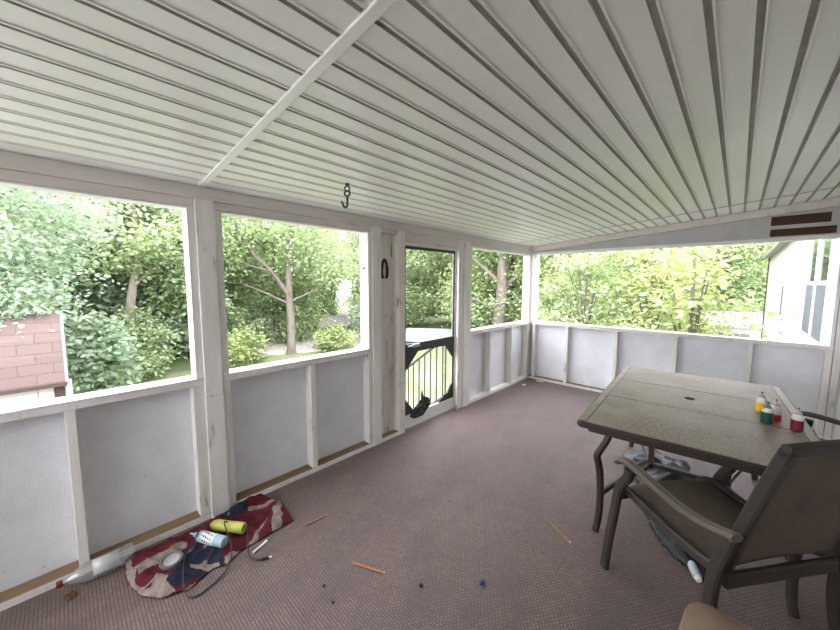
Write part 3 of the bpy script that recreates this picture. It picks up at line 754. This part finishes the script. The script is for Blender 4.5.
# ------------------------------------------------------------------ outdoors
GZ = -1.2
def ground():
    N = 60; v = []; f = []
    for i in range(N + 1):
        for j in range(N + 1):
            x = -42 + 60 * i / N; y = -24 + 72 * j / N
            z = GZ + .05 * math.sin(x * .7) * math.cos(y * .5)
            v.append((x, y, z))
    f = [(i * (N + 1) + j, (i + 1) * (N + 1) + j, (i + 1) * (N + 1) + j + 1, i * (N + 1) + j + 1) for i in range(N) for j in range(N)]
    o = MB().add(v, f).build('lawn', 'grass', smooth=True); tag(o, 'green lawn around the porch', 'lawn', kind='structure')
    return o
ground()
tag(MB().prism([(-6, -24), (9, -24), (9, -2.3), (-2.2, -2.3), (-2.2, -.6), (-3.4, -.6), (-3.4, -2.4), (-6, -4)], GZ - .02, GZ + .07).build('added_bounce_gravel', 'gravel'), 'pale gravel added by the near end of the porch to bounce light inside', 'yard', kind='structure')  # pale ground added to bounce neutral light into the porch
dv_ = MB().prism([(-13.5, 3.6), (-10.2, 4.6), (-9.0, 8.0), (-7.2, 11.4), (-5.5, 15.5), (-8.5, 17), (-10.5, 12.5), (-12.6, 9.0), (-15.5, 6.0)], GZ - .02, GZ + .075)
tag(dv_.build('gravel_driveway', 'gravel'), 'pale gravel driveway crossing the lawn beyond the trees', 'driveway', kind='structure')

# shed
sh = empty('garden_shed', (-4.9, -1.5, GZ + .08), 0, 'garden shed with red brown shingled roof and white wall outside the first window', 'shed')
yS0, yS1 = -1.6, 1.45
def prof_roof(y0, y1, th, grow=0):
    p = [(1.0 + grow, 1.36 - grow * 1.6), (.86 + grow, 1.66), (.74 + grow, 1.86 + grow * .3), (.56 + grow * .6, 2.05 + grow), (-.1, 2.16 + grow), (-.76 - grow * .6, 2.05 + grow), (-.98 - grow, 1.80), (-1.2 - grow, 1.36 - grow * 1.6)]
    n = len(p)
    v = [(x, y, z) for y in (y0, y1) for x, z in p]
    return v, [(i, i + 1, n + i + 1, n + i) for i in range(n - 1)] + [tuple(range(n)), tuple(range(2 * n - 1, n - 1, -1)), (0, n, 2 * n - 1, n - 1)]
MB().add(*prof_roof(yS0, yS1, 0, .03)).build('roof', 'shingle', sh)
MB().add(*prof_roof(yS1 - .012, yS1 + .018, 0, .038)).build('gable_trim', 'greytrim', sh)
wl_ = MB(); y = yS0 + .05
while y < yS1 - .1:
    wl_.box(.9, .93, y + .004, y + .30, -.08, 1.34); y += .305
wl_.box(-1.1, .915, yS0 + .06, yS1 - .06, -.08, 1.36)
wl_.build('wall', 'shedwall', sh)
bx('drip_edge', 'brown', (.95, 1.05, yS0, yS1, 1.285, 1.335), sh)
bx('corner_board', 'brown', (.86, .95, yS1 - .12, yS1 - .02, 0, 1.3), sh)

# stair railing outside the door
rl = empty('stair_railing', (-.3, 3.2, GZ), 0, 'grey metal stair handrail with thin balusters beyond the screen door', 'railing')
def rz_(x): return .80 + .742 * (x + .28) - GZ
m1 = MB().sweep([(.06, 0, rz_(-.24)), (-1.3, 0, rz_(-1.6))], .03, .03, (0, 1, 0)); m1.build('handrail', 'railgrey', rl)
MB().sweep([(.06, 0, rz_(-.24) - .74), (-1.3, 0, max(rz_(-1.6) - .74, .06))], .025, .025, (0, 1, 0)).build('bottom_rail', 'railgrey', rl)
for k in range(13):
    x = -.28 - .102 * k
    MB().box(x + .3 - .007, x + .3 + .007, -.007, .007, max(rz_(x) - .74, .02), rz_(x)).build('baluster', 'railgrey', rl)
for x in (-.235, -1.59): bx('post', 'railgrey', (x + .3 - .009, x + .3 + .009, -.009, .009, 0, rz_(x)), rl, .002)
stp = empty('porch_steps', (-.12, 2.7, GZ), 0, 'plain wooden steps going down from the screen door', 'steps')
for k in range(5):
    bx('step', 'rawwood', (-.28 * (k + 1), -.28 * k - .005, -.45, .45, 1.2 - .205 * (k + 1) - .04, 1.2 - .205 * (k + 1)), stp)
for y in (-.47, .45): MB().prism([(0, .95), (0, .70), (-1.40, 0), (-1.40, .16)], 0, .03, mat=Matrix.Translation((0, y, 0)) @ Matrix.Rotation(PI / 2, 4, 'X')).build('stringer', 'rawwood', stp)

# far buildings
def hut(name, loc, rz, sx, sy, h, rh, wm, rm, label):
    t = empty(name, loc, rz, label, 'building')
    bx('wall', wm, (-sx, sx, -sy, sy, 0, h), t, 0)
    v = [(-sx - .2, -sy - .3, h), (sx + .2, -sy - .3, h), (sx + .2, sy + .3, h), (-sx - .2, sy + .3, h), (-sx - .2, 0, h + rh), (sx + .2, 0, h + rh)]
    MB().add(v, [(0, 1, 5, 4), (2, 3, 4, 5), (0, 4, 3), (1, 2, 5), (0, 3, 2, 1)]).build('roof', rm, t)
    bx('garage_door', 'greytrim', (-sx * .5, sx * .5, -sy - .03, -sy, 0, h * .8), t, 0)
hut('outbuilding', (-15.2, 11.6, -2.0), math.radians(50), 2.2, 1.6, 1.1, .4, 'greywall', 'dullroof', 'low grey outbuilding across the driveway behind the slim trunk')
hut('outbuilding', (-7.7, 12.2, -1.75), math.radians(35), 1.5, 1.4, .75, .35, 'greywall', 'palemetal', 'low building with pale metal roof seen through the screen door')
hut('outbuilding', (1.9, 21., -1.6), math.radians(8), 1.3, 2.0, 1.35, .5, 'siding', 'palemetal', 'pale neighbouring building beyond the house corner')
o = MB().tube([(0, 0, 0), (0, 0, 2.2)], .05, 8).build('white_post', 'clean', smooth=True, loc=(-13.4, 8.2, -1.9)); tag(o, 'slim white post standing by the driveway', 'post')
fp = empty('deck_railing', (-3.3, 15.6, GZ), math.radians(-10), 'small grey wooden railing among the bushes beyond the end window', 'railing')
for k in range(4): bx('post', 'greytrim', (-.55 + .36 * k, -.47 + .36 * k, -.04, .04, 0, 1.25), fp, 0)
bx('top_rail', 'greytrim', (-.6, .7, -.05, .05, 1.12, 1.2), fp, 0)

# --- trees
def fast_mesh(name, V, F, mat):
    me = bpy.data.meshes.new(name); n, m = len(V), len(F)
    me.vertices.add(n); me.vertices.foreach_set('co', V.astype(np.float32).ravel())
    me.loops.add(4 * m); me.loops.foreach_set('vertex_index', F.astype(np.int32).ravel())
    me.polygons.add(m); me.polygons.foreach_set('loop_start', np.arange(0, 4 * m, 4, dtype=np.int32))
    me.update(calc_edges=True); me.materials.append(M[mat]); return me
def leaf_mesh(name, centers, spread, per, size, mat, seed, asp=.62, droop=.35):
    r = np.random.RandomState(seed); n = len(centers) * per
    c = np.repeat(centers, per, 0) + r.normal(0, 1, (n, 3)) * np.array(spread)
    nrm = np.stack([r.normal(0, .55, n), r.normal(0, .55, n), np.abs(r.normal(.75, .35, n))], 1); nrm /= np.linalg.norm(nrm, axis=1)[:, None]
    a = r.uniform(0, 2 * PI, n); d = np.stack([np.cos(a), np.sin(a), -droop + 0 * a], 1)
    d -= nrm * (d * nrm).sum(1)[:, None]; d /= np.linalg.norm(d, axis=1)[:, None]; s = np.cross(nrm, d)
    sz = size * r.uniform(.65, 1.25, n)[:, None]
    w = sz * asp * .5
    v = np.stack([c, c + d * sz * .28 + s * w * .85 + nrm * sz * .06, c + d * sz * .62 + s * w * .8 + nrm * sz * .05, c + d * sz - nrm * sz * .06,
                  c + d * sz * .62 - s * w * .8 + nrm * sz * .05, c + d * sz * .28 - s * w * .85 + nrm * sz * .06], 1).reshape(-1, 3)
    i = np.arange(n)[:, None] * 6
    f = np.stack([i + np.array([[0, 1, 2, 3]]), i + np.array([[0, 3, 4, 5]])], 1).reshape(-1, 4)
    return fast_mesh(name, v, f, mat)
def crown(seed, n, c, rad, shell=.55):
    r = np.random.RandomState(seed); u = r.normal(0, 1, (n, 3)); u /= np.linalg.norm(u, axis=1)[:, None]
    q = r.uniform(shell ** 3, 1, n) ** (1 / 3.)
    return np.array(c) + u * q[:, None] * np.array(rad)
def trunk_mesh(name, mat, base_r, pts, limbs):
    mb = MB(); n = len(pts); P = catmull(pts, 4); k = len(P)
    mb.tube(P, [base_r * (1.25 if i == 0 else 1) * (1 - .6 * i / k) for i in range(k)], 10)
    for l, r in limbs:
        Q = catmull(l, 4); mb.tube(Q, [r * (1 - .75 * i / len(Q)) for i in range(len(Q))], 7)
    o = mb.build(name, mat, smooth=True); return o
def tree(name, loc, rz, label, group=None, foliage=None, trunk=None, scale=1.):
    t = empty(name, loc, rz, label, 'tree', group); t.scale = (scale,) * 3
    if trunk: trunk.parent = t
    if foliage:
        o = bpy.data.objects.new('foliage', foliage); C.objects.link(o); o.parent = t
    return t
def rlimbs(seed, z0, z1, n, reach, r0):
    r = random.Random(seed); out = []
    for k in range(n):
        a = 2 * PI * k / n + r.uniform(-.4, .4); z = z0 + (z1 - z0) * r.random(); q = reach * r.uniform(.7, 1.1)
        out.append(([(0, 0, z), (.4 * q * math.cos(a), .4 * q * math.sin(a), z + .45 * q), (.8 * q * math.cos(a + .2), .8 * q * math.sin(a + .2), z + .75 * q), (q * math.cos(a + .1), q * math.sin(a + .1), z + 1.0 * q)], r0 * r.uniform(.6, 1)))
    return out
# forest kinds, each crown reaching down to the understorey
kinds = []
for k, (mat, sz) in enumerate((('leaf_green', .155), ('leaf_cool', .155), ('leaf_green', .135), ('leaf_yellow', .15))):
    ce = np.concatenate([crown(20 + k, 170, (0, 0, 4.6), (2.6, 2.6, 3.2), .7), crown(40 + k, 50, (0, 0, 1.5), (2.4, 2.4, 1.2), .7)])
    fm = leaf_mesh('foliage', ce, (.36, .36, .26), 190, sz, mat, 60 + k)
    kinds.append(fm)
labels = ['dense green tree in the woods beyond the lawn', 'cool green tree in the woods beyond the lawn', 'fine leaved green tree in the woods beyond the lawn', 'yellow green tree in the woods beyond the lawn']
protos = []
for k in range(4):
    tr = trunk_mesh('trunk', 'bark', .2, [(0, 0, -.1), (.08, .05, 2), (-.05, .1, 4), (.05, 0, 6.2)], rlimbs(k, 1.8, 5, 6, 2.2, .08))
    protos.append((kinds[k], tr))
used = [False] * 4
rr = random.Random(5)
cam0 = Vector((2.35, 0, 0)); nf = 0
def forest(az, dist, k, sc):
    # azimuth in degrees, counter-clockwise from +y
    a = math.radians(az); p = cam0 + Vector((-math.sin(a), math.cos(a), 0)) * dist; p.z = GZ - .1
    fm, tr = protos[k]
    if not used[k]:
        tree('forest_tree', p, rr.uniform(0, 6), labels[k], labels[k].replace('tree', 'trees'), fm, tr, sc); used[k] = True
    else:
        t = tree('forest_tree', p, rr.uniform(0, 6), labels[k], labels[k].replace('tree', 'trees'), fm, None, sc)
        c_ = tr.copy(); C.objects.link(c_); c_.parent = t
for row, (d0, step, off) in enumerate(((15.5, 19, 0), (22, 13.5, 5), (30, 9, 2))):
    az = -14 + off
    while az < 104:
        d = d0 + rr.uniform(-1.2, 1.2)
        if az < 2: d += 8
        k = (nf * 3 + row) % 4 if az < 60 else (0, 1, 2, 1)[nf % 4]; nf += 1
        # leave the driveway clearing and the hidden side of the house free
        p = cam0 + Vector((-math.sin(math.radians(az)), math.cos(math.radians(az)), 0)) * d
        if not (row == 0 and 42 < az < 58) and not (p.x > .4 and p.y < 24):
            forest(az, d, k, rr.uniform(.9, 1.25) * (.86 if 48 < az < 77 else 1))
        az += step * rr.uniform(.85, 1.15)

for x_, y_, k_, s_ in ((.6, 24.5, 2, 1.15), (2.4, 27.5, 0, 1.2), (4.6, 30.5, 1, 1.3), (-1.6, 19.5, 0, 1.1), (-.2, 28.5, 1, 1.3)):
    v_ = Vector((x_, y_, 0)) - cam0; forest(math.degrees(math.atan2(-v_.x, v_.y)), v_.length, k_, s_)
# near trees ------------------------------------------------------------------
big = leaf_mesh('foliage', np.concatenate([crown(101, 120, (0, -.3, 3.7), (2.5, 2.2, 2.0), .4), crown(102, 16, (1.55, .3, 2.30), (.55, .9, .22), .2)]), (.26, .26, .17), 230, .085, 'leaf_cool', 103, .6)
tree('maple_tree', (-6.6, -1.3, GZ), 0, 'broad leaved maple overhanging the shed roof outside the first window', None, big,
     trunk_mesh('trunk', 'bark', .16, [(0, 0, -.1), (.05, 0, 1.5), (-.05, .1, 3), (0, 0, 4.8)], rlimbs(9, 2, 3.6, 6, 2.0, .05)))
f2 = leaf_mesh('foliage', np.concatenate([crown(111, 90, (0, 0, 4.4), (2.4, 2.4, 1.5), .4), crown(112, 26, (-.4, 1.4, 2.4), (1.2, .9, .8), .2)]), (.3, .3, .2), 110, .13, 'leaf_green', 113, .7)
tree('maple_tree', (-10.6, 1.42, GZ), 0, 'tree with a pale vine wrapped trunk at the right of the first window', None, f2,
     trunk_mesh('trunk', 'palebark', .15, [(0, 0, -.1), (-.05, -.15, 1.2), (.05, -.05, 2.4), (.0, .15, 3.6), (.1, .1, 5.2)], [([(0, 0, 2.6), (.5, .7, 3.3), (.9, 1.3, 3.5)], .05), ([(0, .1, 3.2), (-.5, -.8, 4.0), (-.8, -1.4, 4.6)], .05), ([(0, 0, 2.9), (.8, -.6, 3.5), (1.5, -1.3, 3.8)], .045)]))
f3 = leaf_mesh('foliage', np.concatenate([crown(121, 70, (0, 0, 5.6), (2.6, 2.6, 1.7), .5), crown(122, 16, (1.3, 1.6, 3.4), (1., .9, .7), .3), crown(123, 14, (-1., -1.9, 3.6), (.9, .9, .8), .3), crown(125, 14, (.5, .3, 4.0), (1.3, 1.3, .9), .2)]), (.34, .34, .22), 90, .125, 'leaf_green', 124, .7)
tree('slim_tree', (-9.7, 5.72, GZ), 0, 'slim grey forked tree in the centre of the middle window', None, f3,
     trunk_mesh('trunk', 'bark', .165, [(0, 0, -.1), (.02, .02, 1.2), (-.02, .0, 2.4), (.03, .03, 3.6), (.15, .2, 5.4)],
                [([(0, 0, 2.2), (-.3, -.5, 3.1), (-.55, -1.0, 3.7), (-.8, -1.5, 4.8)], .085), ([(-.3, -.5, 3.1), (-.9, -1.3, 3.4), (-1.3, -1.9, 3.9)], .045), ([(0, 0, 1.9), (-.6, -.8, 2.4), (-1.2, -1.4, 2.7)], .04), ([(.02, .02, 3.0), (.3, .55, 3.9), (.4, .8, 5.0)], .06), ([(0, 0, 2.0), (.6, .9, 2.5), (.9, 1.4, 2.9)], .04)]))
f4 = leaf_mesh('foliage', np.concatenate([crown(131, 70, (0, 0, 5.6), (3, 3, 1.9), .5), crown(132, 40, (-1.8, 1.4, 2.6), (1.3, 1.6, 1.5), .3), crown(133, 16, (1.9, .6, 2.9), (.8, 1.1, 1.3), .3)]), (.34, .34, .24), 100, .14, 'leaf_yellow', 134, .7)
tree('oak_tree', (-4.5, 11.7, GZ), 0, 'thick trunked old tree in the window between the screen door and the corner', None, f4,
     trunk_mesh('trunk', 'bark', .30, [(0, 0, -.1), (.06, .05, 1.2), (.12, .1, 2.5), (.1, .1, 3.6), (.2, .3, 5.6)],
                [([(.1, .1, 2.5), (.55, .55, 3.0), (1.1, 1.0, 3.35), (1.7, 1.5, 3.6)], .10), ([(.1, .1, 2.6), (-.35, -.3, 3.2), (-.8, -.7, 3.7)], .12), ([(.1, .1, 1.6), (-.7, -.7, 2.1), (-1.3, -1.2, 2.4)], .06)]))
# broad leaved saplings just outside the end window
def sapling(loc, seed, cl, mat, size, per, label, hgt, rz=0):
    ce = np.array(cl)
    fm = leaf_mesh('foliage', ce, (.27, .27, .11), per, size, mat, seed, .58, .3)
    r = random.Random(seed)
    limbs = [([(0, 0, hgt * .25 + .25 * hgt * r.random()), (c[0] * .5, c[1] * .5, c[2] * .55 + .5), (c[0], c[1], c[2])], .022) for c in cl[::2]]
    return tree('sapling', loc, rz, label, None, fm, trunk_mesh('trunk', 'bark', .05, [(0, 0, -.1), (.03, 0, hgt * .4), (0, .03, hgt * .75), (0, 0, hgt)], limbs))
def cl(seed, n, rad, z0, z1):
    r = random.Random(seed); o = []
    for _ in range(n):
        a = r.uniform(0, 2 * PI); q = rad * math.sqrt(r.random()); z = z0 + (z1 - z0) * r.random()
        q *= 1.15 - .75 * (z - z0) / (z1 - z0)
        o.append((q * math.cos(a), q * math.sin(a), z))
    return o
sapling((1.75, 7.8, GZ), 201, cl(1, 30, .62, 1.55, 3.3), 'leaf_yellow', .135, 36, 'bright yellow green broad leaved sapling right of centre in the end window', 3.2)
sapling((.9, 9.5, GZ), 202, cl(2, 60, 1.3, 1.0, 3.6), 'leaf_yellow', .125, 66, 'wide leafy sapling in the middle of the end window', 3.4)
sapling((-.6, 9.6, GZ), 203, cl(3, 60, 1.5, .8, 3.5), 'leaf_green', .12, 70, 'leafy green sapling at the left of the end window', 3.3)
sapling((1.75, 9.9, GZ), 204, cl(4, 16, .34, 1.1, 1.85), 'leaf_yellow', .12, 26, 'low bright sapling against the house siding', 2.0)
sapling((-1.9, 12.4, GZ), 205, cl(5, 60, 1.6, .6, 3.4), 'leaf_yellow', .12, 74, 'pale leafy sapling behind the far corner post', 3.2)
# bushes
def bush(loc, seed, rad, h, mat, size, n, label):
    ce = crown(seed, n, (0, 0, h * .45), (rad, rad, h * .5), .3)
    fm = leaf_mesh('foliage', ce, (.16, .16, .12), 60, size, mat, seed, .6)
    t = empty('bush', loc, 0, label, 'bush'); o = bpy.data.objects.new('foliage', fm); C.objects.link(o); o.parent = t
    MB().tube([(0, 0, 0), (.05, .02, h * .4), (0, .05, h * .7)], [.03, .02, .01], 6).build('stem', 'bark', t, True)
bush((-9.9, 1.15, GZ), 309, 1.0, 2.0, 'leaf_green', .11, 64, 'leafy green shrub in front of the vine wrapped trunk')
bush((-9.6, 3.7, GZ), 301, .85, 1.2, 'leaf_yellow', .12, 40, 'yellow green bush at the lower left of the middle window')
bush((-11.4, 4.2, GZ), 302, .9, 1.9, 'leaf_green', .13, 46, 'taller green bush behind the yellow green one in the middle window')
bush((-9.2, 7.3, GZ), 303, .75, 1.0, 'leaf_yellow', .12, 36, 'round bright bush right of the slim trunk')
bush((-9.6, 9.6, GZ), 304, 1.1, 2.2, 'leaf_cool', .13, 60, 'cool green bush at the right of the middle window')
bush((-7.6, .3, GZ), 305, .62, 1.95, 'leaf_cool', .14, 60, 'cool green shrub just right of the shingled shed in the first window')
bush((-12.4, 2.6, GZ), 306, 1.2, 1.9, 'leaf_green', .14, 60, 'green shrub on the lawn at the right of the first window')
bush((-7.2, 15.0, GZ), 307, 1.3, 2.4, 'leaf_cool', .15, 70, 'cool green shrub beyond the pale metal roof')
bush((0.4, 13.2, GZ), 308, 1.3, 2.6, 'leaf_green', .16, 70, 'green shrub behind the saplings in the end window')

# ------------------------------------------------------------------ light, world, camera
w = bpy.data.worlds.new('overcast_sky'); S.world = w; w.use_nodes = True
nt = w.node_tree; bg = nt.nodes['Background']
bg.inputs[0].default_value = (.91, .925, 1.0, 1); bg.inputs[1].default_value = 2.2
sl = bpy.data.lights.new('veiled_sun', 'SUN'); sl.energy = 1.1; sl.angle = math.radians(80); sl.color = (1, .96, .88)
so = bpy.data.objects.new('veiled_sun', sl); C.objects.link(so); so.rotation_euler = Vector((.32, -.5, .8)).to_track_quat('Z', 'Y').to_euler()

cam = bpy.data.cameras.new('camera'); co = bpy.data.objects.new('camera', cam); C.objects.link(co)
F_, yaw, pitch, roll = 335.85, .7566, .0948, .0042
cam.sensor_width = 36; cam.lens = 36 * F_ / 840; cam.clip_start = .02; cam.clip_end = 300
f = Vector((-math.sin(yaw) * math.cos(pitch), math.cos(yaw) * math.cos(pitch), -math.sin(pitch))); r = Vector((math.cos(yaw), math.sin(yaw), 0)); u = r.cross(f)
r2 = r * math.cos(roll) + u * math.sin(roll); u2 = -r * math.sin(roll) + u * math.cos(roll)
co.matrix_world = Matrix(((r2.x, u2.x, -f.x, 2.3456), (r2.y, u2.y, -f.y, 0), (r2.z, u2.z, -f.z, 1.5), (0, 0, 0, 1)))
S.camera = co
S.cycles.max_bounces = 10; S.cycles.diffuse_bounces = 6; S.cycles.transparent_max_bounces = 12
S.view_settings.view_transform = 'Standard'; S.view_settings.look = 'None'; S.view_settings.gamma = 1
S.view_settings.exposure = 2.4
